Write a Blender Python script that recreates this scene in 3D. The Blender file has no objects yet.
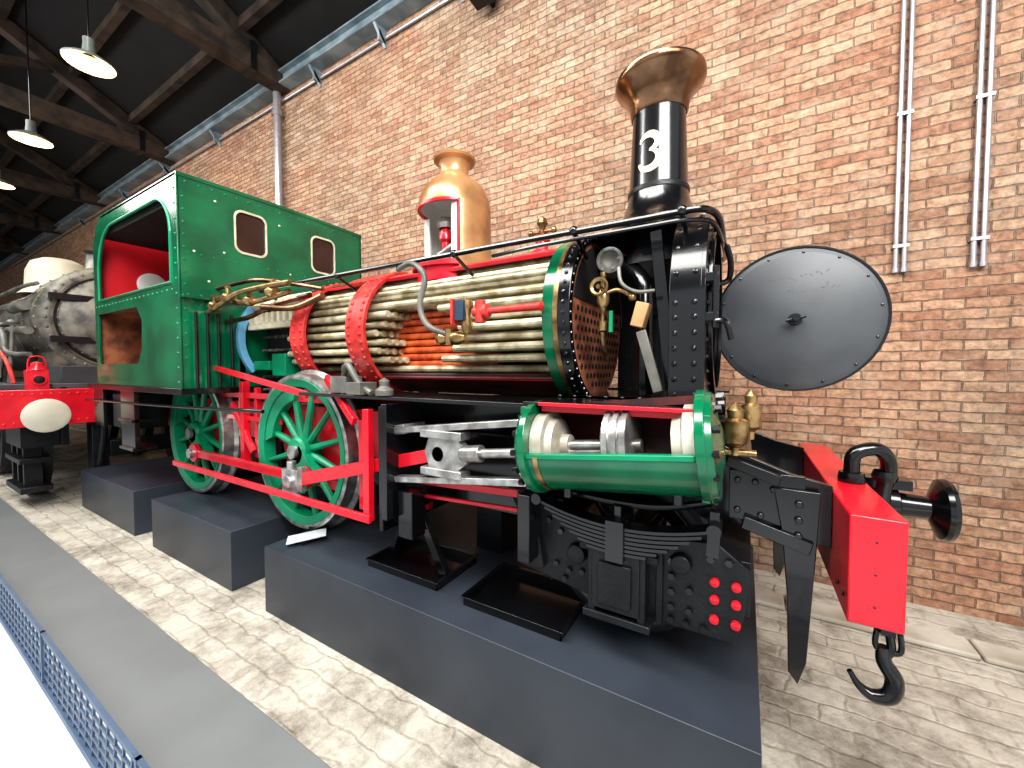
import bpy, bmesh, math, random
from mathutils import Vector, Matrix
from mathutils.geometry import tessellate_polygon
random.seed(7)
ZC=1.65
sc=bpy.context.scene
try: sc.view_settings.view_transform='Standard'
except Exception: pass
try: sc.view_settings.look='Medium High Contrast'
except Exception: pass

# ---------------------------------------------------------------- materials
def lin(c):
    return tuple(((v/255)/12.92 if v/255<=0.04045 else ((v/255+0.055)/1.055)**2.4) for v in c)+(1,)
def mat(name,c,rough=.4,metal=0,var=.15,nscale=6,bump=0,bscale=40,c2=None,emit=None,coat=0,spec=.5):
    m=bpy.data.materials.new(name); m.use_nodes=True
    nt=m.node_tree; b=nt.nodes['Principled BSDF']
    b.inputs['Roughness'].default_value=rough; b.inputs['Metallic'].default_value=metal
    if coat: b.inputs['Coat Weight'].default_value=coat; b.inputs['Coat Roughness'].default_value=.08
    tc=nt.nodes.new('ShaderNodeTexCoord'); n=nt.nodes.new('ShaderNodeTexNoise')
    n.inputs['Scale'].default_value=nscale; n.inputs['Detail'].default_value=6
    nt.links.new(tc.outputs['Object'],n.inputs['Vector'])
    r=nt.nodes.new('ShaderNodeValToRGB')
    a=lin(c); d=lin(c2) if c2 else tuple(v*(1-var) for v in a[:3])+(1,)
    if not c2: a=tuple(min(1,v*(1+var*.6)) for v in a[:3])+(1,)
    r.color_ramp.elements[0].position=.36; r.color_ramp.elements[1].position=.62
    r.color_ramp.elements[0].color=d; r.color_ramp.elements[1].color=a
    nt.links.new(n.outputs['Fac'],r.inputs['Fac']); nt.links.new(r.outputs['Color'],b.inputs['Base Color'])
    if bump:
        n2=nt.nodes.new('ShaderNodeTexNoise'); n2.inputs['Scale'].default_value=bscale; n2.inputs['Detail'].default_value=5
        nt.links.new(tc.outputs['Object'],n2.inputs['Vector'])
        bp=nt.nodes.new('ShaderNodeBump'); bp.inputs['Strength'].default_value=bump; bp.inputs['Distance'].default_value=.01
        nt.links.new(n2.outputs['Fac'],bp.inputs['Height']); nt.links.new(bp.outputs['Normal'],b.inputs['Normal'])
    if emit:
        b.inputs['Emission Color'].default_value=lin(c); b.inputs['Emission Strength'].default_value=emit
    return m
GREEN=mat('green_paint',(0,110,72),.2,0,.2,3,c2=(0,82,55),coat=.5)
GREEN2=mat('green_wheel_paint',(6,130,92),.3,0,.2,5)
DKGREEN=mat('dark_green_paint',(8,58,46),.35,0,.3)
RED=mat('red_paint',(204,24,44),.3,0,.15,5,coat=.3)
REDW=mat('worn_red_paint',(208,62,54),.45,0,.1,12,c2=(168,36,36))
INRED=mat('cab_inner_red',(206,20,36),.5,0,.1,3)
BLACK=mat('black_paint',(14,15,18),.2,0,.3,5,coat=.4)
BLACKM=mat('black_iron',(26,28,31),.36,.2,.35,9,bump=.25,bscale=60)
SOOT=mat('soot_black',(16,14,14),.8,0,.4,6)
MAROON=mat('maroon_paint',(88,30,28),.4,0,.2,6,c2=(46,22,20))
CREAM=mat('cream_paint',(220,214,192),.45,0,.12,9,c2=(188,180,152))
WHITE=mat('white_paint',(226,226,220),.4,0,.06,6)
STEEL=mat('bright_steel',(200,200,198),.3,.8,.12,14,c2=(146,144,140))
CYLC=mat('cylinder_cover_metal',(208,204,190),.4,.3,.1,10,c2=(164,158,142))
TUBE=mat('boiler_tube_metal',(214,206,176),.36,.3,.1,9,c2=(146,135,104))
TUBEO=mat('orange_tube_paint',(236,120,66),.45,.0,.1,14,c2=(186,76,42))
BRASS=mat('brass',(184,156,110),.3,.85,.1,14,c2=(110,86,56))
COPPER=mat('copper_cap',(158,124,96),.2,.9,.1,5,c2=(86,62,46))
DOME=mat('dome_brass',(196,150,106),.28,.45,.08,4,c2=(154,110,74))
RUST=mat('rust',(150,92,62),.85,0,.2,7,c2=(92,52,36),bump=.4)
BLUE=mat('blue_edge_paint',(110,170,205),.4)
DKBLUE=mat('dark_blue_paint',(40,62,78),.4)
GREYD=mat('door_dark_grey',(80,83,86),.4,.1,.15,2,c2=(60,63,67))
GREYL=mat('worn_grey_paint',(126,124,116),.45,.15,.2,5,c2=(80,80,76))
LOCOG=mat('weathered_grey_steel',(124,121,110),.4,.3,.2,6,c2=(68,68,64),bump=.2,bscale=12)
PIPEG=mat('galvanised_pipe',(164,160,164),.35,.6,.1,12)
CONC=mat('beige_paint',(200,194,176),.5,0,.1,4)
KERB=mat('kerb_stone',(196,190,178),.8,0,.1,3,c2=(158,149,134),bump=.4,bscale=15)
PLINTH=mat('plinth_paint',(57,63,72),.4,0,.12,1.5,c2=(43,48,57),bump=.05,bscale=20)
WALK=mat('walkway_grey',(118,121,122),.55,0,.06,2.5,bump=.05)
STEELBM=mat('painted_steel_beam',(150,164,172),.4,.2,.2,3,c2=(108,124,134))
TIMBER=mat('dark_timber',(68,55,46),.75,0,.3,4,c2=(34,28,24),bump=.3)
CEIL=mat('dark_ceiling_boards',(17,16,18),.9,0,.3,3)
GLASS=mat('window_glass',(60,40,36),.1,0,.3,3)
ENAM=mat('enamel_shade',(84,90,86),.4)
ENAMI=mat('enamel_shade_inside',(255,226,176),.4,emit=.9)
BULB=mat('lamp_glow',(255,222,160),.4,emit=2.6)
GOLD=mat('gold_lettering',(226,212,164),.4,.2)
PALE=mat('pale_concrete',(214,218,222),.6,0,.1,3,c2=(188,194,202))
MESHM=mat('barrier_blue_steel',(84,104,130),.4,.3,.1,6)
CARD=mat('label_white',(215,222,226),.4)
BRN=mat('tubeplate_copper',(188,122,94),.4,.2,.1,9,c2=(128,74,54))
WOOD=mat('wood_block',(176,138,96),.6,0,.2,12)
CHALK=mat('chalk',(108,111,114),.8)

def brickmat():
    m=bpy.data.materials.new('brick_wall'); m.use_nodes=True; nt=m.node_tree; N=nt.nodes; L=nt.links
    b=N['Principled BSDF']; b.inputs['Roughness'].default_value=.85
    tc=N.new('ShaderNodeTexCoord'); sp=N.new('ShaderNodeSeparateXYZ'); cb=N.new('ShaderNodeCombineXYZ')
    L.new(tc.outputs['Object'],sp.inputs[0])
    ad=N.new('ShaderNodeMath'); ad.operation='ADD'; L.new(sp.outputs['X'],ad.inputs[0]); L.new(sp.outputs['Y'],ad.inputs[1])
    L.new(ad.outputs[0],cb.inputs[0]); L.new(sp.outputs['Z'],cb.inputs[1])
    nz=N.new('ShaderNodeTexNoise'); nz.inputs['Scale'].default_value=12; nz.inputs['Detail'].default_value=4; L.new(cb.outputs[0],nz.inputs['Vector'])
    mx=N.new('ShaderNodeVectorMath'); mx.operation='MULTIPLY_ADD'
    L.new(nz.outputs['Color'],mx.inputs[0]); mx.inputs[1].default_value=(.024,.026,0); L.new(cb.outputs[0],mx.inputs[2])
    br=N.new('ShaderNodeTexBrick'); L.new(mx.outputs[0],br.inputs['Vector'])
    br.inputs['Scale'].default_value=1; br.inputs['Brick Width'].default_value=.205; br.inputs['Row Height'].default_value=.069
    br.inputs['Mortar Size'].default_value=.006; br.inputs['Mortar Smooth'].default_value=.5; br.inputs['Bias'].default_value=-.05
    br.inputs['Color1'].default_value=lin((190,162,139)); br.inputs['Color2'].default_value=lin((155,119,99)); br.inputs['Mortar'].default_value=lin((134,118,105))
    n1=N.new('ShaderNodeTexNoise'); n1.inputs['Scale'].default_value=.45; n1.inputs['Detail'].default_value=6; n1.inputs['Roughness'].default_value=.65; L.new(cb.outputs[0],n1.inputs['Vector'])
    r1=N.new('ShaderNodeValToRGB'); r1.color_ramp.elements[0].position=.40; r1.color_ramp.elements[1].position=.62
    r1.color_ramp.elements[0].color=(.90,.90,.86,1); r1.color_ramp.elements[1].color=(1.14,.94,.84,1)
    L.new(n1.outputs['Fac'],r1.inputs['Fac'])
    mm=N.new('ShaderNodeMixRGB'); mm.blend_type='MULTIPLY'; mm.inputs['Fac'].default_value=1
    L.new(br.outputs['Color'],mm.inputs[1]); L.new(r1.outputs['Color'],mm.inputs[2])
    n2=N.new('ShaderNodeTexNoise'); n2.inputs['Scale'].default_value=18; n2.inputs['Detail'].default_value=9; n2.inputs['Roughness'].default_value=.75; L.new(cb.outputs[0],n2.inputs['Vector'])
    r2=N.new('ShaderNodeValToRGB'); r2.color_ramp.elements[0].position=.38; r2.color_ramp.elements[1].position=.62
    r2.color_ramp.elements[0].color=(.46,.45,.44,1); r2.color_ramp.elements[1].color=(1.2,1.2,1.2,1); L.new(n2.outputs['Fac'],r2.inputs['Fac'])
    m2=N.new('ShaderNodeMixRGB'); m2.blend_type='MULTIPLY'; m2.inputs['Fac'].default_value=.85
    L.new(mm.outputs[0],m2.inputs[1]); L.new(r2.outputs['Color'],m2.inputs[2])
    n3=N.new('ShaderNodeTexNoise'); n3.inputs['Scale'].default_value=3.1; n3.inputs['Detail'].default_value=8; n3.inputs['Roughness'].default_value=.7; L.new(cb.outputs[0],n3.inputs['Vector'])
    r3=N.new('ShaderNodeValToRGB'); r3.color_ramp.elements[0].position=.50; r3.color_ramp.elements[1].position=.75
    r3.color_ramp.elements[0].color=(0,0,0,1); r3.color_ramp.elements[1].color=(.5,.5,.5,1); L.new(n3.outputs['Fac'],r3.inputs['Fac'])
    m3=N.new('ShaderNodeMixRGB'); L.new(r3.outputs['Color'],m3.inputs['Fac']); L.new(m2.outputs[0],m3.inputs[1]); m3.inputs[2].default_value=lin((202,186,166))
    L.new(m3.outputs[0],b.inputs['Base Color'])
    iv=N.new('ShaderNodeMath'); iv.operation='MULTIPLY_ADD'; L.new(br.outputs['Fac'],iv.inputs[0]); iv.inputs[1].default_value=-1.2; L.new(n2.outputs['Fac'],iv.inputs[2])
    bp=N.new('ShaderNodeBump'); bp.inputs['Strength'].default_value=1; bp.inputs['Distance'].default_value=.022
    L.new(iv.outputs[0],bp.inputs['Height']); L.new(bp.outputs['Normal'],b.inputs['Normal'])
    return m
def floormat():
    m=bpy.data.materials.new('stone_sett_floor'); m.use_nodes=True; nt=m.node_tree; N=nt.nodes; L=nt.links
    b=N['Principled BSDF']; b.inputs['Roughness'].default_value=.75
    tc=N.new('ShaderNodeTexCoord')
    nz=N.new('ShaderNodeTexNoise'); nz.inputs['Scale'].default_value=6; nz.inputs['Detail'].default_value=5; L.new(tc.outputs['Object'],nz.inputs['Vector'])
    mx=N.new('ShaderNodeVectorMath'); mx.operation='MULTIPLY_ADD'; L.new(nz.outputs['Color'],mx.inputs[0]); mx.inputs[1].default_value=(.10,.10,0); L.new(tc.outputs['Object'],mx.inputs[2])
    br=N.new('ShaderNodeTexBrick'); L.new(mx.outputs[0],br.inputs['Vector'])
    br.inputs['Scale'].default_value=1; br.inputs['Brick Width'].default_value=.24; br.inputs['Row Height'].default_value=.13
    br.inputs['Mortar Size'].default_value=.014; br.inputs['Mortar Smooth'].default_value=1
    br.inputs['Color1'].default_value=lin((208,202,190)); br.inputs['Color2'].default_value=lin((198,191,178)); br.inputs['Mortar'].default_value=lin((190,182,169))
    n2=N.new('ShaderNodeTexNoise'); n2.inputs['Scale'].default_value=2.8; n2.inputs['Detail'].default_value=12; n2.inputs['Roughness'].default_value=.82; L.new(tc.outputs['Object'],n2.inputs['Vector'])
    r2=N.new('ShaderNodeValToRGB'); r2.color_ramp.elements[0].position=.38; r2.color_ramp.elements[1].position=.56
    r2.color_ramp.elements[0].color=(.34,.31,.28,1); r2.color_ramp.elements[1].color=(1.06,1.06,1.05,1); L.new(n2.outputs['Fac'],r2.inputs['Fac'])
    m2=N.new('ShaderNodeMixRGB'); m2.blend_type='MULTIPLY'; m2.inputs['Fac'].default_value=.85
    L.new(br.outputs['Color'],m2.inputs[1]); L.new(r2.outputs['Color'],m2.inputs[2]); L.new(m2.outputs[0],b.inputs['Base Color'])
    iv=N.new('ShaderNodeMath'); iv.operation='MULTIPLY_ADD'; L.new(br.outputs['Fac'],iv.inputs[0]); iv.inputs[1].default_value=-.25; L.new(n2.outputs['Fac'],iv.inputs[2])
    bp=N.new('ShaderNodeBump'); bp.inputs['Strength'].default_value=.8; bp.inputs['Distance'].default_value=.03
    L.new(iv.outputs[0],bp.inputs['Height']); L.new(bp.outputs['Normal'],b.inputs['Normal'])
    return m
BRICK=brickmat(); FLOOR=floormat()

# ---------------------------------------------------------------- builder
GROUPS={}
def group(name):
    e=bpy.data.objects.new(name,None); sc.collection.objects.link(e); GROUPS[e]=[]; return e
SINGLES=[]
V=Vector
def basis(a):
    a=V(a).normalized()
    if abs(a.z)>.9:
        e1=V((0,-1,0)); e1=(e1-a*e1.dot(a)).normalized(); e2=a.cross(e1)
    else:
        e2=V((0,0,1)); e2=(e2-a*e2.dot(a)).normalized(); e1=a.cross(e2)
    return a,e1,e2
def smoothpath(P,k=5):
    P=[V(p) for p in P]; out=[]
    for i in range(len(P)-1):
        p0=P[max(i-1,0)];p1=P[i];p2=P[i+1];p3=P[min(i+2,len(P)-1)]
        for j in range(k):
            t=j/k
            out.append(.5*((2*p1)+(p2-p0)*t+(2*p0-5*p1+4*p2-p3)*t*t+(3*p1-p0-3*p2+p3)*t**3))
    out.append(P[-1]); return out
def rrect(cx,cy,w,h,r,n=5):
    o=[]
    for (sx,sy,a0) in ((1,1,0),(-1,1,90),(-1,-1,180),(1,-1,270)):
        for i in range(n+1):
            a=math.radians(a0+90*i/n)
            o.append((cx+sx*(w/2-r)+r*math.cos(a),cy+sy*(h/2-r)+r*math.sin(a)))
    return o
class B:
    def __init__(s,name,m,parent=None,bevel=0,ang=35):
        s.n=name;s.m=m;s.p=parent;s.bv=bevel;s.ang=ang;s.v=[];s.f=[]
    def add(s,vs,fs):
        o=len(s.v); s.v+= [tuple(v) for v in vs]; s.f+=[tuple(i+o for i in f) for f in fs]; return s
    def box(s,x0,x1,y0,y1,z0,z1):
        vs=[(x,y,z) for x in(x0,x1) for y in(y0,y1) for z in(z0,z1)]
        return s.add(vs,[(0,1,3,2),(4,6,7,5),(0,4,5,1),(2,3,7,6),(0,2,6,4),(1,5,7,3)])
    def bar(s,p0,p1,w,h,w1=None,h1=None):
        p0=V(p0);p1=V(p1);a,e1,e2=basis(p1-p0); w1=w1 or w;h1=h1 or h; vs=[]
        for p,ww,hh in((p0,w,h),(p1,w1,h1)):
            for i,j in((-1,-1),(1,-1),(1,1),(-1,1)): vs.append(p+e1*i*ww/2+e2*j*hh/2)
        return s.add(vs,[(3,2,1,0),(4,5,6,7),(0,1,5,4),(1,2,6,5),(2,3,7,6),(3,0,4,7)])
    def lathe(s,o,ax,prof,n=32,a0=0,a1=360):
        o=V(o);a,e1,e2=basis(ax); full=abs(a1-a0)>=359.9
        m=n if full else n+1; vs=[];fs=[]
        for (r,t) in prof:
            for i in range(m):
                th=math.radians(a0+(a1-a0)*i/n)
                vs.append(o+a*t+(e1*math.cos(th)+e2*math.sin(th))*max(r,1e-4))
        for k in range(len(prof)-1):
            for i in range(n):
                j=(i+1)%m
                fs.append((k*m+i,k*m+j,(k+1)*m+j,(k+1)*m+i))
        return s.add(vs,fs)
    def cyl(s,p0,p1,r0,r1=None,n=16):
        p0=V(p0);p1=V(p1);r1=r0 if r1 is None else r1;d=p1-p0;l=d.length
        return s.lathe(p0,d,[(0,0),(r0,0),(r1,l),(0,l)],n)
    def arc(s,o,ax,l,ri,ro,a0,a1,n=32):   # closed arc shell
        o=V(o);a,e1,e2=basis(ax); vs=[];fs=[];m=n+1
        for (r,t) in((ri,0),(ro,0),(ro,l),(ri,l)):
            for i in range(m):
                th=math.radians(a0+(a1-a0)*i/n); vs.append(o+a*t+(e1*math.cos(th)+e2*math.sin(th))*r)
        for k in range(4):
            k2=(k+1)%4
            for i in range(n): fs.append((k*m+i,k*m+i+1,k2*m+i+1,k2*m+i))
        if abs(a1-a0)<359.9:
            fs.append((0,m,2*m,3*m)); fs.append((n,3*m+n,2*m+n,m+n))
        return s.add(vs,fs)
    def tube(s,P,r,n=10,k=5,smooth=True):
        P=smoothpath(P,k) if smooth else [V(p) for p in P]
        vs=[];fs=[]; t=(P[1]-P[0]).normalized(); _,e1,e2=basis(t)
        for i,p in enumerate(P):
            t2=(P[min(i+1,len(P)-1)]-P[max(i-1,0)]).normalized()
            e1=(e1-t2*e1.dot(t2)).normalized(); e2=t2.cross(e1)
            rr=r(i/(len(P)-1)) if callable(r) else r
            for j in range(n):
                th=2*math.pi*j/n; vs.append(p+(e1*math.cos(th)+e2*math.sin(th))*rr)
        for i in range(len(P)-1):
            for j in range(n): fs.append((i*n+j,i*n+(j+1)%n,(i+1)*n+(j+1)%n,(i+1)*n+j))
        fs.append(tuple(range(n))[::-1]); fs.append(tuple((len(P)-1)*n+j for j in range(n)))
        return s.add(vs,fs)
    def prism(s,polys,plane,c0,c1):
        if isinstance(polys[0][0],(int,float)): polys=[polys]
        def P(q,c):
            return {'xz':(q[0],c,q[1]),'yz':(c,q[0],q[1]),'xy':(q[0],q[1],c)}[plane]
        flat=[q for p in polys for q in p]; n=len(flat)
        tr=tessellate_polygon([[V((q[0],q[1],0)) for q in p] for p in polys])
        vs=[P(q,c0) for q in flat]+[P(q,c1) for q in flat]; fs=[]
        for t in tr: fs.append(tuple(t)); fs.append(tuple(i+n for i in t)[::-1])
        o=0
        for p in polys:
            k=len(p)
            for i in range(k):
                a=o+i;b=o+(i+1)%k; fs.append((a,b,b+n,a+n))
            o+=k
        return s.add(vs,fs)
    def sph(s,c,r,n=12,sz=1):
        pr=[(r*math.sin(math.pi*i/8),-r*sz*math.cos(math.pi*i/8)) for i in range(9)]
        return s.lathe(c,(0,0,1),pr,n)
    def rivet(s,c,d,r=.012):
        return s.lathe(c,d,[(r,0),(r*.75,r*.5),(0,r*.75)],8)
    def bolt(s,c,d,r=.015,h=.015):
        return s.lathe(c,d,[(0,0),(r,0),(r,h),(0,h)],6)
    def done(s):
        me=bpy.data.meshes.new(s.n); me.from_pydata(s.v,[],s.f)
        bm=bmesh.new(); bm.from_mesh(me); bmesh.ops.remove_doubles(bm,verts=bm.verts,dist=1e-5)
        bmesh.ops.recalc_face_normals(bm,faces=bm.faces); bm.to_mesh(me); bm.free()
        me.shade_smooth(); me.set_sharp_from_angle(angle=math.radians(s.ang))
        me.materials.append(s.m)
        o=bpy.data.objects.new(s.n,me); sc.collection.objects.link(o)
        if s.bv:
            md=o.modifiers.new('bevel','BEVEL'); md.width=s.bv; md.segments=2; md.limit_method='ANGLE'; md.angle_limit=math.radians(40)
        if s.p: o.parent=s.p; GROUPS[s.p].append(o)
        else: SINGLES.append(o)
        return o

# ---------------------------------------------------------------- room
FZ=-1.65
WY=3.8
RB=4.72   # roof springing height
B('wall_back',BRICK).box(-30,7,WY,WY+.3,FZ,5.2).done()
B('wall_left',BRICK).box(-30.3,-30,-9,WY+.3,FZ,10).done()
B('floor',FLOOR).box(-30,7,-9,WY,FZ-.1,FZ).done()
B('walkway',WALK,bevel=.004).box(-30,7,.585,.975,FZ,FZ+.012).done()
B('pale_walkway',PALE).box(-30,7,-4,.58,FZ,FZ+.010).done()
k=B('kerb',KERB,bevel=.012)
x=-29.9
while x<6.9:
    l=.9+random.random()*.4; k.box(x,min(x+l-.012,6.95),3.22,3.42,FZ,FZ+.03+.006*random.random()); x+=l
k.done()
c=B('ceiling',CEIL)
c.prism([(3.8,RB),(-3,RB+3.65),(-9,RB+.45),(-9,RB+.55),(-3,RB+3.77),(3.8,RB+.12)],'yz',-30,7); 
c.done()
p=B('ceiling_purlins',TIMBER)
for y in (3.1,2.3,1.5,.7,-.1,-.9,-1.8):
    z=RB+(3.8-y)*.537; p.box(-29.9,6.9,y-.05,y+.05,z-.15,z-.01)
p.done()
for i,xt in enumerate((-2.3,-6.5,-10.8,-15.2,-19.5,-24)):
    g=group('roof_truss')
    t=B('tie_beam',TIMBER,g,bevel=.01); t.box(xt-.13,xt+.13,-8.5,3.78,RB-.25,RB+.03); t.done()
    t=B('rafters',TIMBER,g,bevel=.01); t.bar((xt,3.6,RB-.05),(xt,-3,RB+3.45),.2,.24); t.bar((xt,-8.5,RB-.05),(xt,-3,RB+3.45),.2,.24); t.done()
    t=B('struts',TIMBER,g,bevel=.01); t.bar((xt,-3,RB),(xt,-3,RB+3.35),.16,.2); t.bar((xt,-3,RB+.15),(xt,.6,RB+1.55),.14,.18); t.bar((xt,.3,RB),(xt,.5,RB+1.55),.14,.16); t.bar((xt,.5,RB+.05),(xt,2.2,RB+.75),.12,.14); t.done()
    t=B('iron_straps',BLACKM,g); t.box(xt-.14,xt+.14,3.2,3.28,RB-.26,RB+.15); t.box(xt-.14,xt+.14,.2,.3,RB-.26,RB+.04); t.done()
g=group('steel_wall_beam')
b=B('flanges',STEELBM,g); b.box(-29.9,6.9,3.6,3.79,RB-.23,RB-.205); b.box(-29.9,6.9,3.6,3.79,RB-.055,RB-.03); b.done()
b=B('web',STEELBM,g); b.box(-29.9,6.9,3.67,3.70,RB-.21,RB-.05); b.done()
b=B('brackets',STEELBM,g)
for xt in (-2.9,-4.2,-5.6,-8.7,-11,-13.5,-17): b.box(xt-.02,xt+.02,3.68,3.8,RB-.41,RB-.23); b.bar((xt,3.62,RB-.23),(xt,3.8,RB-.44),.04,.04)
b.done()
b=B('cable_conduit',PIPEG,g); b.cyl((-29.9,3.77,RB-.35),(6.9,3.77,RB-.35),.02,n=8); b.done()
b=B('floodlight_housing',BLACKM,g,bevel=.01); b.box(-2.62,-2.34,3.5,3.68,3.95,4.13); b.done()
b=B('floodlight_bracket',BLACKM,g); b.box(-2.5,-2.46,3.66,3.8,4.02,4.08); b.done()
d=B('wall_downpipe',PIPEG); d.cyl((-6.6,3.7,FZ),(-6.6,3.7,RB-.23),.06,n=20)
for z in(-.5,1,2.6,4.1): d.cyl((-6.6,3.7,z),(-6.6,3.7,z+.08),.08,n=20)
d.done()
for xc,zb in((.91,.71),(1.285,.70)):
    g=group('wall_conduit')
    b=B('pipes',PIPEG,g)
    for dx in(-.022,.022): b.cyl((xc+dx,WY-.03,zb),(xc+dx,WY-.03,5.1),.0145,n=12)
    b.done()
    b=B('clips',PIPEG,g)
    for i in range(5): b.box(xc-.042,xc+.042,WY-.048,WY,zb+.14+i*.9,zb+.16+i*.9)
    for dx in(-.022,.022): b.cyl((xc+dx,WY-.03,zb-.03),(xc+dx,WY-.03,zb),.019,n=12)
    b.done()
for x,y,z in((-6.36,1.5,3.42),(-9.05,1.5,3.37),(-12.0,1.55,3.45),(-17,1.55,3.45)):
    g=group('pendant_lamp')
    b=B('shade',ENAM,g); b.lathe((x,y,z),(0,0,1),[(.215,-.015),(.22,0),(.15,.05),(.06,.1),(.05,.2),(.05,.26),(0,.27)],28); b.done()
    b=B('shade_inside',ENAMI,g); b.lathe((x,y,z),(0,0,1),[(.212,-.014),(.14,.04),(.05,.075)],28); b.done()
    b=B('bulb',BULB,g); b.lathe((x,y,z-.01),(0,0,1),[(0,-.05),(.07,-.045),(.12,-.015),(.13,.0),(.10,.03),(0,.04)],24); b.done()
    b=B('cable',BLACK,g); b.cyl((x,y,z+.26),(x,y,RB+(3.8-y)*.537),.008,n=6); b.done()
    l=bpy.data.lights.new('lamp_light','POINT'); l.energy=30; l.color=(1,.82,.58); l.shadow_soft_size=.2
    o=bpy.data.objects.new('light',l); sc.collection.objects.link(o); o.location=(x,y,z-.3); o.parent=g; GROUPS[g].append(o)
for x0,x1 in((-2.80,.065),(-4.74,-3.26),(-6.88,-5.19)):
    B('display_plinth',PLINTH,bevel=.003).box(x0,x1,1.42,3.12,FZ,-1.2).done()
for x0,x1,y0,y1 in((-1.97,-1.42,1.6,1.97),(-1.22,-.68,1.575,1.97)):
    t=B('drip_tray',BLACK,bevel=.002)
    zb=-1.198; t.box(x0,x1,y0,y1,zb,zb+.006)
    for a in((x0,x0+.008,y0,y1),(x1-.008,x1,y0,y1),(x0,x1,y0,y0+.008),(x0,x1,y1-.008,y1)): t.box(a[0],a[1],a[2],a[3],zb,zb+.045)
    for a in((x0-.012,x0+.01,y0-.012,y1+.012),(x1-.01,x1+.012,y0-.012,y1+.012),(x0,x1,y0-.012,y0+.01),(x0,x1,y1-.01,y1+.012)): t.box(a[0],a[1],a[2],a[3],zb+.042,zb+.048)
    t.done()
g=group('information_label')
b=B('card',CARD,g); b.bar((-2.70,1.52,-1.175),(-2.56,1.72,-1.155),.14,.006); b.done()
b=B('stand',BLACKM,g); b.box(-2.68,-2.58,1.56,1.66,-1.2,-1.178); b.box(-2.74,-2.66,1.70,1.80,-1.2,-1.15); b.done()
g=group('mesh_barrier')
b=B('infill_mesh',MESHM,g)
x0,x1=-7,1.0; zt=-1.345; zb=FZ+.03; h=zt-zb; yb=.48
pt=.085
n=int((x1-x0)/pt)
for i in range(n):
    x=x0+i*pt
    b.bar((x,yb,zb),(min(x+.06,x1),yb,zt),.008,.011)
nz=int(h/.05)
for i in range(1,nz+1):
    b.box(x0,x1,yb-.004,yb+.004,zb+i*.05-.006,zb+i*.05+.006)
b.done()
b=B('frame',MESHM,g); b.box(x0,x1,yb-.008,yb+.008,zt-.01,zt); b.box(x0,x1,yb-.012,yb+.012,zb-.018,zb+.012)
for i in range(7): b.box(x0+i*1.3,x0+i*1.3+.02,yb-.01,yb+.01,FZ+.012,zt)
b.done()

# ---------------------------------------------------------------- cutaway locomotive
YC=2.27; ZB=.28
LO=group('steam_locomotive')
def part(n,m,bevel=0,ang=35): return B(n,m,LO,bevel,ang)
def bp(x,r,ph):
    a=math.radians(ph); return V((x,YC-r*math.cos(a),ZB+r*math.sin(a)))
s=part('boiler_cladding',GREEN); s.arc((-3.0,YC,ZB),(1,0,0),2.24,.432,.45,62,235,48); s.done()
s=part('boiler_barrel_lower',MAROON); s.arc((-3.0,YC,ZB),(1,0,0),2.22,.405,.445,235,312,24); s.done()
s=part('boiler_inner_shell',SOOT); s.arc((-3.0,YC,ZB),(1,0,0),2.22,.415,.431,60,312,48); s.done()
s=part('boiler_cut_edges',RED,.003)
for ph in(60,-50):
    a=bp(-3.0,.432,ph);b=bp(-.78,.432,ph); s.bar(a,b,.026,.02)
s.arc((-2.3,YC,ZB),(1,0,0),1.5,.43,.455,57,62,3)
s.done()
s=part('boiler_firebox_cleading_top',DKGREEN); s.arc((-4.04,YC,ZB),(1,0,0),1.02,.43,.47,50,235,40); s.done()
s=part('boiler_ring_red',REDW,.003); r=part('boiler_ring_rivets',REDW)
for x0,wd in((-2.44,.19),(-3.10,.16)):
    s.arc((x0,YC,ZB),(1,0,0),wd,.435,.462,-78,80,40)
    for ph in range(-74,80,7):
        for dx in(.035,wd-.035):
            c=bp(x0+dx,.462,ph); r.rivet(c,c-V((c.x,YC,ZB)),.014)
s.arc((-2.66,YC,ZB),(1,0,0),.42,.44,.47,55,85,10)
for i in range(7):
    for ph in(58,70,82):
        c=bp(-2.62+i*.06,.47,ph); r.rivet(c,c-V((c.x,YC,ZB)),.012)
s.done(); r.done()
t=part('fire_tubes',TUBE); to=part('cut_fire_tubes',TUBEO)
sp=.070
row=0; z=-.335
while z<.36:
    y=-.39+(row%2)*sp/2
    while y<.3:
        rr=math.hypot(y,z)
        if rr<.39:
            yy=YC+y; zz=ZB+z; x0,x1=-3.35,-.78
            if -.24<z<.12 and y<-.13:
                k=(row*2)%5
                t.cyl((-3.3,yy,zz),(-2.24+.03*k,yy,zz),.0235,n=10)
                t.cyl((-1.50-.04*k,yy,zz),(x1,yy,zz),.0235,n=10)
            elif -.24<z<.12 and y<-.03:
                t.cyl((-3.3,yy,zz),(-2.4,yy,zz),.0235,n=10); t.cyl((-1.35,yy,zz),(x1,yy,zz),.0235,n=10)
            elif y<.1:
                t.cyl((x0,yy,zz),(x1,yy,zz),.0235,n=10)
        y+=sp
    z+=sp*.90; row+=1
for i in range(8):
    zz=ZB-.235+i*.050
    to.cyl((-2.42,YC-.13,zz),(-1.36,YC-.13,zz),.0225,n=14)
t.done(); to.done()
s=part('longitudinal_stays',TUBE)
for ph,rr in((50,.39),(40,.40),(56,.34)): s.cyl(bp(-3.3,rr,ph),bp(-.78,rr,ph),.016,n=10)
s.done()
s=part('front_tubeplate',BRN); s.lathe((-.765,YC,ZB),(1,0,0),[(0,0),(.44,0),(.44,.02),(0,.02)],40); s.done()
s=part('tubeplate_upper_soot',SOOT)
s.prism([(YC-.42*math.cos(math.radians(a)),ZB+.42*math.sin(math.radians(a))) for a in range(12,169,6)],'yz',-.744,-.740)
row=0;z=-.36
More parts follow.
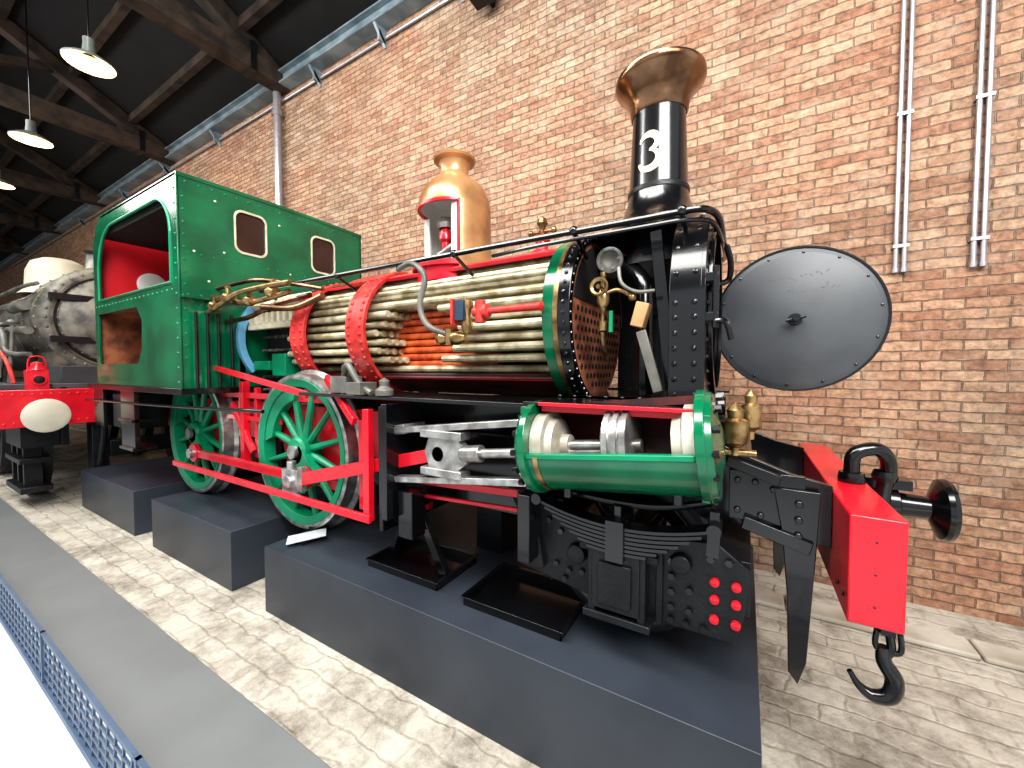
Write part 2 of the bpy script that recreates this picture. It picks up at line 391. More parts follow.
while z<.08:
    y=-.41+(row%2)*.029
    while y<.4:
        if math.hypot(y,z)<.40: s.lathe((-.744,YC+y,ZB+z),(1,0,0),[(.016,0),(.014,.004),(0,.002)],8)
        y+=.058
    z+=.050;row+=1
s.done()
def arch(r,zb,n=24,cy=YC):
    o=[(cy-r,zb)]
    for i in range(n+1):
        a=math.pi*(1-i/n); o.append((cy+r*math.cos(a),ZB+r*math.sin(a)))
    o.append((cy+r,zb)); return o
s=part('smokebox_brass_ring',BRASS); s.arc((-.83,YC,ZB),(1,0,0),.03,.44,.478,-72,200,40); s.done()
s=part('smokebox_green_ring',GREEN); s.arc((-.89,YC,ZB),(1,0,0),.06,.44,.472,-72,200,40); s.done()
s=part('smokebox_wrapper_bands',BLACK,.003); rv=part('smokebox_rivets',BLACK)
s.arc((-.80,YC,ZB),(1,0,0),.065,.445,.49,-75,180,48)
for i in range(-11,30):
    ph=i*6; c=bp(-.768,.49,ph); rv.rivet(c,c-V((c.x,YC,ZB)),.011)
    c=bp(-.735,.468,ph); rv.rivet(c,(1,0,0),.010)
x0,x1=-.285,-.16
s.prism(arch(.49,-.14)+arch(.468,-.14)[::-1],'yz',x0,x1)
for xx in(x0+.025,x1-.025):
    for i in range(12):
        a=math.radians(i*15); rv.rivet((xx,YC-.49*math.cos(a),ZB+.49*math.sin(a)),(0,-math.cos(a),math.sin(a)),.012)
    for i in range(6): rv.rivet((xx,YC-.49,ZB-.06-i*.065),(0,-1,0),.012)
s.done(); rv.done()
s=part('smokebox_shell',BLACKM)
s.prism(arch(.486,-.14)[10:]+arch(.47,-.14)[10:][::-1],'yz',-.765,-.16)
s.done()
s=part('smokebox_front_plate',BLACK,.003)
hole=[(YC+.385*math.cos(math.radians(i*10)),ZB+.385*math.sin(math.radians(i*10))) for i in range(36)]
s.prism([arch(.49,-.14),hole],'yz',-.165,-.145)
for i in range(36):
    a=math.radians(i*10); s.rivet((-.145,YC+.445*math.cos(a),ZB+.445*math.sin(a)),(1,0,0),.011)
s.arc((-.145,YC,ZB),(1,0,0),.02,.375,.405,0,360,40)
s.done()
s=part('smokebox_base',BLACK,.004); s.box(-.80,-.13,1.72,2.84,-.165,-.13); s.box(-.76,-.17,1.9,2.64,-.55,-.17)
for i in range(9): s.bolt((-.77+i*.075,1.76,-.13),(0,0,1),.013,.012)
s.done()
s=part('blast_pipe',BLACKM); s.lathe((-.40,YC+.05,-.14),(0,0,1),[(.12,0),(.1,.1),(.08,.3),(.07,.42),(.085,.44),(.0,.44)],20)
s.lathe((-.425,YC,.55),(0,0,1),[(.2,0),(.15,.1),(.13,.25)],24); s.done()
s=part('vertical_steam_pipe',BLACK); s.tube([(-.44,2.06,-.12),(-.44,2.04,.2),(-.46,2.08,.45),(-.60,2.2,.58),(-.74,2.25,.6)],.04,12); 
s.bar((-.30,2.0,-.12),(-.38,2.0,.66),.04,.05); s.done()
s=part('gauge_flange',GREYL); s.lathe((-.58,1.92,.53),(.25,-1,0),[(.035,.01),(.035,.0),(.058,0),(.065,.012),(.062,.03),(.046,.034),(.04,.025),(.025,.018),(0,.018)],24)
s.cyl((-.58,1.94,.53),(-.62,2.1,.52),.036)
for i in range(6):
    a=i*math.pi/3; s.bolt((-.58+.05*math.cos(a),1.888,.53+.05*math.sin(a)),(.25,-1,0),.007,.010)
s.done()
s=part('smokebox_brass_valve',BRASS); s.cyl((-.60,1.88,.28),(-.60,1.88,.47),.014); s.lathe((-.60,1.88,.30),(0,0,1),[(.016,0),(.03,.025),(.03,.065),(.016,.09)],14)
s.lathe((-.60,1.82,.39),(0,-1,0),[(.038,0),(.046,.008),(.038,.016),(.027,.008),(.038,0)],16); s.cyl((-.60,1.88,.39),(-.60,1.80,.39),.010)
s.tube([(-.60,1.88,.36),(-.53,1.88,.38),(-.46,1.88,.34)],.010); s.sph((-.46,1.88,.34),.02)
s.tube([(-.60,1.88,.32),(-.60,1.88,.15),(-.60,1.95,.05)],.010); s.lathe((-.60,1.88,.18),(0,0,1),[(.012,0),(.022,.01),(.022,.05),(.012,.06)],12); s.done()
s=part('green_valve_lever',GREEN2); s.cyl((-.555,1.86,.18),(-.555,1.86,.28),.010); s.done()
s=part('wooden_block',WOOD,.004); s.bar((-.44,1.90,.20),(-.41,1.90,.31),.07,.06); s.done()
s=part('smokebox_strut',GREYL,.003); s.bar((-.42,1.88,.18),(-.34,1.88,-.1),.02,.045); s.tube([(-.52,1.86,.48),(-.50,1.84,.40),(-.44,1.86,.36),(-.36,1.88,.36)],.009); s.done()
s=part('smokebox_door',GREYD)
dc=V((.227,2.68,.278))
s.lathe(dc,(0,-1,0),[(0,-.02),(.385,-.02),(.39,0),(.385,.012),(.365,.018),(.355,.022),(0,.024)],56); s.done()
s=part('door_rim',BLACK); s.arc(dc,(0,-1,0),.018,.385,.395,0,360,56)
for i in range(14):
    a=math.radians(i*360/14+8); s.rivet(dc+V((.36*math.cos(a),-.022,.36*math.sin(a))),(0,-1,0),.007)
s.done()
s=part('door_chalk_marks',CHALK)
for (cx_,cz_,kk) in((-.12,.22,6),(.02,.24,6),(-.08,.15,7),(.09,.16,5),(-.02,.09,5)):
    for i in range(kk):
        a=random.uniform(-1.4,1.4); q=dc+V((cx_+i*.022,-.0245,cz_+random.uniform(-.006,.006)))
        s.bar(q,q+V((.014*math.cos(a),0,.018*math.sin(a)+.008)),.001,.002)
s.done()
s=part('door_handle',BLACK); s.cyl(dc,dc+V((0,-.11,0)),.018); s.cyl(dc+V((-.045,-.06,-.01)),dc+V((.045,-.06,.01)),.009); s.lathe(dc+V((0,-.02,0)),(0,-1,0),[(.035,0),(.03,.02),(0,.02)],16); s.done()
s=part('door_hinges',BLACK,.002)
for z in(.14,.43): s.bar((-.14,2.68,z),(.05,2.67,z),.02,.05); s.cyl((-.15,2.68,z-.05),(-.15,2.68,z+.05),.022)
s.cyl((-.15,2.68,.0),(-.15,2.68,.56),.012)
s.box(-.15,-.10,1.79,1.85,.20,.235); s.box(-.15,-.10,1.79,1.85,.36,.395); s.cyl((-.11,1.80,.17),(-.11,1.80,.42),.013); s.tube([(-.11,1.80,.20),(-.07,1.78,.19),(-.05,1.78,.12)],.012)
s.done()
# chimney
cx=-.425
s=part('chimney',BLACK); s.lathe((cx,YC,0),(0,0,1),[(.30,.70),(.25,.76),(.185,.82),(.158,.90),(.15,.97),(.134,1.34),(.138,1.36)],40); s.done()
s=part('chimney_bands',BLACKM); s.lathe((cx,YC,0),(0,0,1),[(.154,.93),(.158,.935),(.158,.955),(.153,.96)],40); s.done()
s=part('chimney_cap',COPPER); s.lathe((cx,YC,0),(0,0,1),[(.138,1.35),(.146,1.365),(.150,1.40),(.165,1.44),(.20,1.49),(.222,1.51),(.230,1.525),(.228,1.545),(.21,1.55),(.16,1.51),(.13,1.44),(.115,1.3)],48); s.done()
s=part('chimney_number_3',GOLD)
path=[(.046*math.cos(math.radians(a)),.044+.040*math.sin(math.radians(a))) for a in range(172,-91,-12)]
path+=[(.052*math.cos(math.radians(a)),-.044+.048*math.sin(math.radians(a))) for a in range(85,-175,-12)]
vs=[];fs=[]
for i,(px,pz) in enumerate(path):
    q=path[min(i+1,len(path)-1)];o_=path[max(i-1,0)]
    tx,tz=q[0]-o_[0],q[1]-o_[1];L=math.hypot(tx,tz);nx,nz_=-tz/L,tx/L
    wd=.005+.013*abs(math.sin(i/len(path)*2*math.pi))
    for sg in(-1,1):
        xx=px+nx*wd*sg; zz=1.12+pz+nz_*wd*sg
        rr=.15-(zz-.97)*.041+.0025; th=xx/rr-.16
        vs.append((cx+rr*math.sin(th),YC-rr*math.cos(th),zz))
for i in range(len(path)-1): fs.append((2*i,2*i+1,2*i+3,2*i+2))
s.add(vs,fs); s.done()
# dome
dx=-1.82
DA,DB=44,275
s=part('steam_dome_shell',DOME)
s.lathe((dx,YC,0),(0,0,1),[(.30,.68),(.285,.72),(.268,.76),(.262,.8),(.258,1.13)],48,DA,DB)
s.lathe((dx,YC,0),(0,0,1),[(.258,1.13),(.252,1.19),(.225,1.26),(.175,1.32),(.12,1.36),(.102,1.39)],48)
s.done()
s=part('dome_top_flare',DOME); s.lathe((dx,YC,0),(0,0,1),[(.102,1.39),(.10,1.43),(.115,1.465),(.145,1.48),(.152,1.495),(.14,1.505),(.11,1.49),(.08,1.44)],40); s.done()
s=part('steam_dome_inner',WHITE); s.lathe((dx,YC,0),(0,0,1),[(.24,.68),(.24,1.13),(.21,1.23),(.0,1.29)],40,DA,DB)
s.lathe((dx,YC,0),(0,0,1),[(.24,1.13),(.21,1.23),(.0,1.29)],40)
s.done()
s=part('dome_cut_edge',RED,.002)
for a in(DA,DB-360):
    t_=math.radians(a); 
    q=lambda r,z:(dx+r*math.sin(t_),YC-r*math.cos(t_),z)
    s.bar(q(.262,.70),q(.252,1.13),.012,.022)
s.arc((dx,YC,1.115),(0,0,1),.02,.24,.262,DB-360,DA,20); s.arc((dx,YC,.69),(0,0,1),.035,.245,.30,DB-360,DA,20)
s.arc((dx,YC,.60),(0,0,1),.09,.22,.27,-90,42,20)
s.done()
s=part('dome_liner_frame',WHITE,.002)
for a in(DA-5,DB-355):
    t_=math.radians(a); s.bar((dx+.225*math.sin(t_),YC-.225*math.cos(t_),.72),(dx+.225*math.sin(t_),YC-.225*math.cos(t_),1.11),.02,.05)
s.done()
s=part('regulator_valve',RED); s.lathe((dx-.03,YC-.06,.72),(0,0,1),[(.03,0),(.03,.18),(.05,.2),(.05,.25),(.03,.28),(.03,.32),(0,.32)],16); s.done()
s=part('dome_steam_pipe',STEEL); s.tube([(dx+.03,YC,.45),(dx+.03,YC,.85),(dx+.02,YC-.02,1.0)],.045,14); s.lathe((dx-.03,YC-.06,1.0),(0,0,1),[(.05,0),(.07,.03),(.05,.07),(0,.08)],14)
s.cyl((dx-.05,YC-.12,.8),(dx+.1,YC-.12,.86),.02); s.done()
s=part('safety_valve',RED); s.lathe((-1.12,YC,.71),(0,0,1),[(.08,0),(.08,.03),(.04,.05),(.035,.09),(.05,.1),(.05,.13),(0,.13)],18); s.done()
s=part('whistle',BRASS); s.lathe((-1.12,YC,.84),(0,0,1),[(.02,0),(.03,.02),(.018,.04),(.022,.06),(.035,.08),(.026,.11),(0,.13)],14); s.cyl((-1.2,YC,.87),(-1.04,YC,.87),.010); s.sph((-1.2,YC,.87),.02); s.sph((-1.04,YC,.87),.02); s.done()
# handrail
s=part('handrail',BLACK)
s.tube([(-4.0,1.80,.68),(-2.5,1.80,.67),(-.5,1.80,.66),(-.22,1.80,.66),(-.14,1.84,.66),(-.11,1.98,.66),(-.11,2.3,.66),(-.11,2.56,.66),(-.13,2.70,.66),(-.2,2.74,.66),(-.5,2.74,.66),(-4.0,2.74,.68)],.015,10,6)
s.tube([(-1.2,1.82,.62),(-.9,1.80,.625),(-.4,1.80,.625),(-.22,1.81,.625),(-.13,1.9,.625),(-.11,2.2,.625)],.010,8,6)
for x in(-3.5,-2.5,-1.45,-.72,-.24):
    s.cyl((x,1.80,.66),(x,1.98,.58),.011); s.sph((x,1.80,.665),.024)
s.tube([(-.10,2.4,.66),(-.08,2.45,.58),(-.09,2.5,.50),(-.14,2.5,.48)],.016,8)
s.done()
s=part('feed_pipe',GREYL); s.tube([(-1.92,1.82,.64),(-1.74,1.76,.64),(-1.62,1.74,.54),(-1.66,1.74,.38),(-1.60,1.74,.26),(-1.46,1.75,.20)],.018,12); s.done()
s=part('clack_valve',BRASS); s.lathe((-1.54,1.76,.18),(1,0,0),[(.0,0),(.025,0),(.038,.03),(.025,.07),(.028,.1),(.04,.12),(.04,.15),(.02,.2),(0,.2)],14)
s.cyl((-1.44,1.74,.14),(-1.44,1.74,.23),.022); s.lathe((-1.33,1.76,.2),(0,0,1),[(.022,0),(.034,.05),(.022,.1),(.034,.15),(.034,.18),(0,.2)],14); s.done()
s=part('clack_valve_body',REDW,.002); s.lathe((-1.28,1.76,.315),(1,0,0),[(.026,0),(.026,.06),(.04,.07),(.04,.09),(.018,.1),(.020,.40),(.028,.41),(0,.42)],14); s.lathe((-1.24,1.76,.255),(0,0,1),[(0,0),(.03,0),(.03,.12),(0,.12)],6)
s.box(-1.40,-1.385,1.70,1.78,.25,.39); s.done()
s=part('clack_valve_blue',DKBLUE,.002); s.box(-1.38,-1.32,1.71,1.78,.27,.38); s.done()
# firebox
s=part('firebox_outer_plate',DKGREEN,.003); s.box(-4.0,-3.05,2.70,2.74,-.65,.3); s.box(-4.0,-3.98,1.84,2.7,-.65,.28); s.done()
s=part('firebox_cut_edge',CREAM,.003)
s.arc((-4.0,YC,ZB),(1,0,0),.93,.42,.475,38,50,6)
s.box(-3.97,-3.93,1.82,1.87,-.6,.32); s.done()
s=part('firebox_blue_edge',BLUE,.002); s.arc((-3.93,YC,ZB),(1,0,0),.05,.42,.478,-40,40,16); s.done()
s=part('firebox_inner',SOOT); s.box(-3.9,-3.12,2.05,2.6,-.5,.38); s.done()
s=part('firebox_girder_stays',CREAM,.002)
for i in range(9): s.box(-3.88+i*.09,-3.84+i*.09,1.88,2.5,.40,.50)
s.box(-3.9,-3.1,1.88,1.93,.36,.41); s.done()
s=part('firebox_stay_bolts',GREYL)
for i in range(7):
    for j in range(6): s.cyl((-3.85+i*.11,1.98,-.3+j*.12),(-3.85+i*.11,2.05,-.3+j*.12),.012,n=8)
s.done()
s=part('firebox_green_box',GREEN2,.004); s.box(-3.55,-3.35,1.9,2.03,-.05,.14); s.box(-3.85,-3.6,1.9,2.0,.0,.08); s.done()
s=part('firebox_throat_ring',REDW); s.arc((-3.14,YC,ZB),(1,0,0),.04,.3,.45,-80,60,24); s.done()
s=part('injector_pipework',BRASS)
s.tube([(-3.95,1.62,.58),(-3.7,1.62,.60),(-3.5,1.66,.54),(-3.2,1.70,.56),(-3.0,1.75,.60)],.022,12)
s.tube([(-3.95,1.58,.48),(-3.75,1.56,.50),(-3.5,1.6,.60),(-3.25,1.66,.64),(-2.95,1.72,.66)],.02,12)
for x,y,z in((-3.85,1.6,.53),(-3.62,1.6,.58),(-3.4,1.66,.55),(-3.15,1.70,.60)):
    s.lathe((x-.05,y,z),(1,0,0),[(0,0),(.03,0),(.045,.02),(.045,.05),(.03,.07),(.03,.1),(0,.1)],12); s.cyl((x,y,z),(x,y,z+.09),.015); s.cyl((x-.03,y,z+.09),(x+.03,y,z+.09),.012)
s.done()
s=part('ejector_pipe',COPPER); s.tube([(-3.95,1.66,.7),(-3.4,1.7,.72),(-3.0,1.78,.66),(-2.7,1.82,.60)],.018); s.tube([(-3.3,1.7,.5),(-3.0,1.78,.48),(-2.7,1.82,.55)],.025)
s.tube([(-3.95,1.72,.42),(-3.6,1.74,.44),(-3.3,1.78,.52),(-2.9,1.85,.58)],.02); s.done()
# cab
CY0,CY1=1.40,3.14; CX0,CX1=-6.0,-3.93
ZT=1.555
s=part('cab_front_plate',GREEN,.003)
top=[(CY0+(CY1-CY0)*i/10,ZT+.015*math.sin(math.pi*i/10)) for i in range(11)]
outer=[(CY0,-.15)]+top+[(CY1,-.15)]
s.prism([outer,rrect(1.94,1.24,.25,.36,.06),rrect(2.66,1.22,.25,.34,.06)],'yz',CX1-.02,CX1); s.done()
s=part('cab_window_frames',CREAM,.002)
for yy,zz in((1.94,1.24),(2.66,1.22)): s.prism([rrect(yy,zz,.28,.39,.07),rrect(yy,zz,.25,.35,.06)],'yz',CX1,CX1+.008)
s.done()
s=part('cab_window_glass',GLASS)
for yy,zz in((1.94,1.24),(2.66,1.22)): s.prism(rrect(yy,zz,.25,.36,.06),'yz',CX1-.015,CX1-.01)
s.done()
s=part('cab_rivets',GREEN2)
for z in(.1,.3,.5,.7,.9,1.1,1.3): s.rivet((CX1,CY0+.03,z),(1,0,0),.01); s.rivet((CX1,CY0+.03,z+.1),(1,0,0),.01)
for i in range(18): s.rivet((CX1,CY0+.05+i*.095,ZT-.03),(1,0,0),.009)
for i in range(10): s.rivet((CX1,CY0+.05+i*.09,.62),(1,0,0),.009)
for i in range(16): s.rivet((CX1,1.46+.09*i,.96),(1,0,0),.008)
for i in range(20): s.rivet((CX0+.05+i*.1,CY0-.012,.66),(0,-1,0),.01)
for i in range(14): s.rivet((CX1-.04,CY0-.012,-.1+i*.12),(0,-1,0),.01)
s.done()
s=part('cab_front_ledge',GREEN,.003); s.box(CX1,CX1+.05,CY0,1.84,.585,.61); s.done()
s=part('cab_white_bolts',CREAM)
for q in((1.5,.98),(1.72,1.02),(1.6,.75),(1.8,.66),(1.5,.4),(1.66,1.44),(2.2,1.40),(2.3,.95),(2.45,.92)): s.rivet((CX1,q[0],q[1]),(1,0,0),.011)
s.done()
s=part('cab_side_sheet',GREEN,.003)
def opn():
    o=[(-5.84,.72),(-4.06,.72)]
    o+=[(-4.06,1.13)]
    for i in range(9):
        a=math.radians(i*90/8); o.append((-4.36+.30*math.cos(a),1.13+.31*math.sin(a)))
    for i in range(9):
        a=math.radians(90+i*90/8); o.append((-5.42+.42*math.cos(a),.99+.45*math.sin(a)))
    return o
low=[(-5.91,.06),(-4.84,.06),(-4.74,.2),(-4.72,.45),(-4.84,.58),(-5.91,.58)]
s.prism([[(CX0,-.15),(CX1,-.15),(CX1,ZT+.02),(CX0+.30,ZT+.02),(CX0+.10,ZT-.06),(CX0,ZT-.25)],opn(),low],'xz',CY0-.012,CY0+.008)
s.done()
s=part('cab_side_far',GREEN); s.box(CX0,CX1,CY1-.01,CY1+.01,-.15,ZT); s.done()
s=part('cab_opening_beading',GREEN2)
pts=[(q[0],CY0-.012,q[1]) for q in opn()]; s.tube(pts+[pts[0]],.012,8,smooth=False); s.done()
s=part('cab_rear_plate',INRED); s.prism([[(CY0,-.1),(CY1,-.1),(CY1,ZT-.1),(CY0,ZT-.1)]],'yz',CX0,CX0+.02); s.done()
s=part('cab_far_lining',INRED); s.box(CX0+.03,CX1-.03,CY1-.03,CY1-.012,-.1,1.45); s.done()
s=part('cab_rear_spectacle',WHITE); s.lathe((CX0+.02,1.86,.98),(1,0,0),[(0,0),(.13,0),(.14,.02),(.11,.03),(0,.02)],24); s.done()
s=part('cab_roof',GREEN,.003)
s.prism([(1.388+1.764*i/12,ZT+.03+.015*math.sin(math.pi*i/12)) for i in range(13)]+[(1.388+1.764*i/12,ZT+.0+.015*math.sin(math.pi*i/12)) for i in range(12,-1,-1)],'yz',-5.75,CX1+.006); s.done()
s=part('cab_ceiling_lining',SOOT); s.box(CX0+.15,CX1-.03,CY0+.02,CY1-.03,1.38,1.55); s.done()
s=part('cab_bunker_interior',RUST); s.box(CX0+.02,-4.5,1.75,1.78,-.1,.62); s.box(CX0+.02,CX0+.04,CY0+.01,1.75,-.1,.62); s.box(-5.93,-4.6,1.42,1.78,-.1,.03); s.box(-5.93,-4.6,1.42,1.78,.61,.66)
s.done()
s=part('cab_footplate',BLACK,.003); s.box(-6.2,-3.86,1.36,3.18,-.20,-.15)
s.tube([(-6.4,1.38,-.33),(-4.5,1.38,-.31),(-2.7,1.38,-.27)],.014,8)
for y in(1.48,1.56,1.64,1.74): s.cyl((-3.88,y,-.15),(-3.88,y,.48),.012)
s.box(-5.3,-4.95,1.38,1.42,-.75,-.2); s.box(-5.3,-4.95,1.36,1.55,-.77,-.74); s.box(-5.3,-4.95,1.36,1.55,-.5,-.47)
s.box(-6.2,-5.9,1.4,3.1,-.6,-.2)
s.done()
# frames
fr=part('main_frame_red',RED,.003)
for y in(1.84,2.68):
    fr.prism([(-5.9,-.28),(-5.9,-.62),(-5.0,-.62),(-4.9,-.9),(-4.3,-.9),(-4.2,-.6),(-3.3,-.6),(-3.2,-.9),(-2.55,-.9),(-2.45,-.6),(-1.7,-.6),(-1.7,-.28)],'xz',y,y+.025)
fr.done()
fr=part('main_frame_black',BLACK,.003)
for y in(1.84,2.68):
    fr.prism([(-1.7,-.18),(-1.7,-.62),(-.8,-.66),(-.1,-.62),(.285,-.66),(.285,-.43),(.16,-.40),(.0,-.34),(-.1,-.30),(-.1,-.16)],'xz',y,y+.025)
fr.box(-.02,.03,1.86,2.68,-.46,-.36); fr.box(-.1,-.04,1.86,2.68,-.5,-.3)
fr.box(-1.75,-1.72,1.5,3.0,-.9,-.2)
fr.box(-2.5,-.8,1.5,1.9,-.165,-.145); fr.box(-2.6,-.8,2.65,3.1,-.165,-.145)
fr.box(-2.6,-.8,1.9,2.65,-.35,-.30)
fr.box(-.05,.2,1.815,1.84,-.60,-.40); fr.bar((-.06,1.80,-.36),(.12,1.80,-.42),.05,.04); fr.bar((.0,1.80,-.60),(.22,1.80,-.66),.03,.05)
for q in((-.02,-.44),(.04,-.44),(.1,-.46),(.16,-.48),(-.02,-.56),(.06,-.57),(.14,-.58)): fr.bolt((q[0],1.815,q[1]),(0,-1,0),.013,.014)
fr.done()
s=part('red_motion_bracket',RED,.003)
s.box(-1.86,-1.81,1.48,1.52,-.86,-.22); s.box(-1.70,-1.66,1.80,1.84,-.86,-.25)
s.bar((-4.45,1.50,-.84),(-1.80,1.48,-.84),.022,.045)
s.bar((-4.24,1.64,.06),(-2.6,1.62,-.17),.025,.045)
s.bar((-4.2,1.78,-.22),(-2.6,1.78,-.22),.02,.05); s.bar((-4.1,1.78,-.42),(-3.2,1.78,-.42),.02,.04)
s.box(-3.78,-3.72,1.74,1.80,-.8,-.1); s.box(-3.62,-3.58,1.78,1.82,-.75,-.15); s.bar((-3.95,1.76,-.3),(-3.6,1.76,-.7),.03,.06)
s.bar((-1.95,1.5,-.3),(-2.35,1.6,-.05),.03,.05); s.box(-2.02,-1.98,1.58,1.62,-.85,-.3)
s.bar((-1.80,1.60,-.62),(-.85,1.66,-.60),.02,.035); s.bar((-1.80,1.60,-.70),(-.85,1.66,-.68),.02,.02)
s.done()
AZ=-.61
def wheel(x,yo,R,sgn,pin,crank=True,sp_mat=GREEN2,nsp=12,az=AZ):
    d=V((0,sgn,0))
    o=V((x,yo-sgn*.12,az))
    t=part('wheel_tyre',STEEL if crank else BLACKM)
    t.lathe(o,d,[(R-.05,0),(R+.028,0),(R+.028,.015),(R+.01,.03),(R,.04),(R-.005,.12),(R-.02,.125),(R-.032,.125),(R-.05,.12),(R-.05,0)],64); t.done()
    s=part('wheel_centre',sp_mat,.002)
    s.lathe(o,d,[(R-.11,.03),(R-.04,.02),(R-.04,.13),(R-.1,.118),(R-.11,.03)],64)
    s.lathe(o,d,[(0,-.02),(R*.19,-.02),(R*.19,.13),(R*.16,.15),(0,.15)],28)
    for i in range(nsp):
        a=2*math.pi*(i+.5)/nsp; u=V((math.cos(a),0,math.sin(a)))
        c=o+d*.07; e_=u.cross(V((0,1,0)))
        vs=[]
        for rr_,w_,t_ in((R*.15,.030,.034),(R-.09,.018,.024)):
            for k_ in range(8):
                th=k_*math.pi/4+math.pi/8; vs.append(c+u*rr_+e_*w_*math.cos(th)+d*t_*math.sin(th))
        s.add(vs,[(k_,(k_+1)%8,8+(k_+1)%8,8+k_) for k_ in range(8)])
    if crank:
        a=math.atan2(pin[1]-az,pin[0]-x)
        s.bar(o+d*.115,V((pin[0],o.y,pin[1]))+d*.115,.07,.16,.07,.13) 
        s.cyl(V((pin[0],o.y,pin[1]))+d*.06,V((pin[0],o.y,pin[1]))+d*.15,.075,n=20)
        ca=a+math.pi; pl=[]
        for i in range(13):
            q=ca+math.radians(-42+84*i/12); pl.append((x+(R-.09)*math.cos(q),az+(R-.09)*math.sin(q)))
        for i in range(9):
            q=ca+math.radians(34-68*i/8); pl.append((x+(R-.20)*math.cos(q),az+(R-.20)*math.sin(q)))
        y0=(o+d*.04).y; y1=(o+d*.11).y
        s.prism(pl,'xz',min(y0,y1),max(y0,y1))
    s.done()
R=.585; PX,PZ=.165,-.165
for x in(-2.88,-4.60):
    wheel(x,1.72,R,-1,(x+PX,AZ+PZ)); wheel(x,2.82,R,1,(x+PX,AZ-PZ))
wheel(-.45,1.76,.35,-1,None,False,BLACK,10,-.82); wheel(-.45,2.78,.35,1,None,False,BLACK,10,-.82)
s=part('axles',BLACKM)
for x,z in((-2.88,AZ),(-4.6,AZ),(-.45,-.82)): s.cyl((x,1.7,z),(x,2.84,z),.07)
s.done()
s=part('axle_ends',STEEL)
for x in(-2.88,-4.6): s.cyl((x,1.66,AZ),(x,1.72,AZ),.05,n=20)
s.done()
pz=AZ+PZ
s=part('coupling_rod',RED,.003)
s.bar((-4.60+PX,1.655,pz),(-2.88+PX,1.655,pz),.03,.07)
for x in(-4.6+PX,-2.88+PX): s.cyl((x,1.635,pz),(x,1.675,pz),.085,n=24)
s.done()
def cz(x): return -.61+.121*(x+2.88)
CYY=1.50
s=part('connecting_rod',RED,.003)
s.bar((-2.88+PX,1.585,pz),(-1.32,1.53,cz(-1.32)),.035,.09,.035,.065); s.done()
s=part('rod_bearings',STEEL,.003)
s.box(-2.88+PX-.09,-2.88+PX+.09,1.55,1.61,pz-.085,pz+.085); s.cyl((-2.88+PX,1.53,pz),(-2.88+PX,1.7,pz),.045,n=20)
s.box(-2.88+PX+.08,-2.88+PX+.13,1.56,1.60,pz-.06,pz+.11); s.cyl((-2.88+PX,1.57,pz+.08),(-2.88+PX,1.57,pz+.14),.03)
s.cyl((-4.6+PX,1.60,pz),(-4.6+PX,1.7,pz),.045,n=20); s.cyl((-1.32,1.50,cz(-1.32)),(-1.32,1.58,cz(-1.32)),.04,n=20)
s.done()
s=part('crosshead',STEEL,.004)
zc=cz(-1.27)
s.box(-1.42,-1.16,1.48,1.56,zc+.075,zc+.115); s.box(-1.42,-1.16,1.48,1.56,zc-.115,zc-.075)
s.prism([(-1.38,zc-.08),(-1.2,zc-.08),(-1.14,zc-.035),(-1.14,zc+.035),(-1.2,zc+.08),(-1.38,zc+.08),(-1.41,zc)],'xz',1.50,1.54)
s.cyl((-1.16,CYY,cz(-1.16)),(-1.05,CYY,cz(-1.05)),.04,n=18)
s.cyl((-1.1,CYY,cz(-1.1)),(-.45,CYY,cz(-.45)),.022,n=18)
s.done()
s=part('slide_bars',STEEL,.003)
for dz in(.132,-.132): s.bar((-1.62,1.52,cz(-1.62)+dz),(-.76,1.52,cz(-.76)+dz),.055,.032)
s.bar((-1.68,1.58,cz(-1.68)+.135),(-1.55,1.58,cz(-1.55)+.135),.16,.05)
s.done()
s=part('motion_bracket_plate',BLACK,.003); s.prism([(1.44,-.80),(1.85,-.80),(1.85,-.18),(1.44,-.18)],'yz',-1.66,-1.62)
s.box(-1.6,-1.5,1.5,1.6,-.9,-.65); s.bar((-1.62,1.6,-.75),(-1.9,1.75,-1.15),.05,.06); s.bar((-1.55,1.6,-.75),(-1.45,1.7,-1.15),.04,.05)
s.box(-1.62,-.86,1.75,1.80,-.75,-.35); s.box(-.86,-.80,1.5,1.8,-.85,-.55); s.done()
s=part('mechanical_lubricator',GREYL,.003); s.box(-2.2,-2.05,1.52,1.64,-.14,-.04); s.cyl((-2.12,1.58,-.04),(-2.12,1.58,.03),.03); s.tube([(-2.1,1.55,-.02),(-2.0,1.5,.03),(-1.9,1.5,-.08),(-1.8,1.5,-.13)],.018)
s.box(-1.97,-1.85,1.46,1.58,-.14,-.07); s.lathe((-1.72,1.52,-.14),(0,0,1),[(.05,0),(.05,.03),(.025,.05),(.03,.08),(0,.1)],12); s.done()
# cylinder (cut away)
ca=V((1,0,.10)).normalized(); c0=V((-.725,CYY,-.32)); CL=.60
RC=.175
s=part('cylinder_cladding',GREEN); s.arc(c0,ca,CL,RC-.012,RC,-178,-8,40); s.done()
s=part('cylinder_liner',MAROON); s.arc(c0,ca,CL,RC-.03,RC-.013,-182,-2,40); s.arc(c0,ca,CL,RC-.03,RC,100,178,20); s.done()
s=part('cylinder_cut_edge',GREEN2,.003)
e=lambda t,a,r: c0+ca*t+V((0,-1,0))*math.cos(math.radians(a))*r+V((0,0,1))*math.sin(math.radians(a))*r
s.bar(e(0,-5,RC-.015),e(CL,-5,RC-.015),.036,.02); s.done()
s=part('cylinder_end_flanges',GREEN,.003)
s.arc(c0-ca*.03,ca,.03,RC-.03,RC+.018,0,360,44); s.arc(c0+ca*CL,ca,.03,.12,RC+.018,0,360,44)
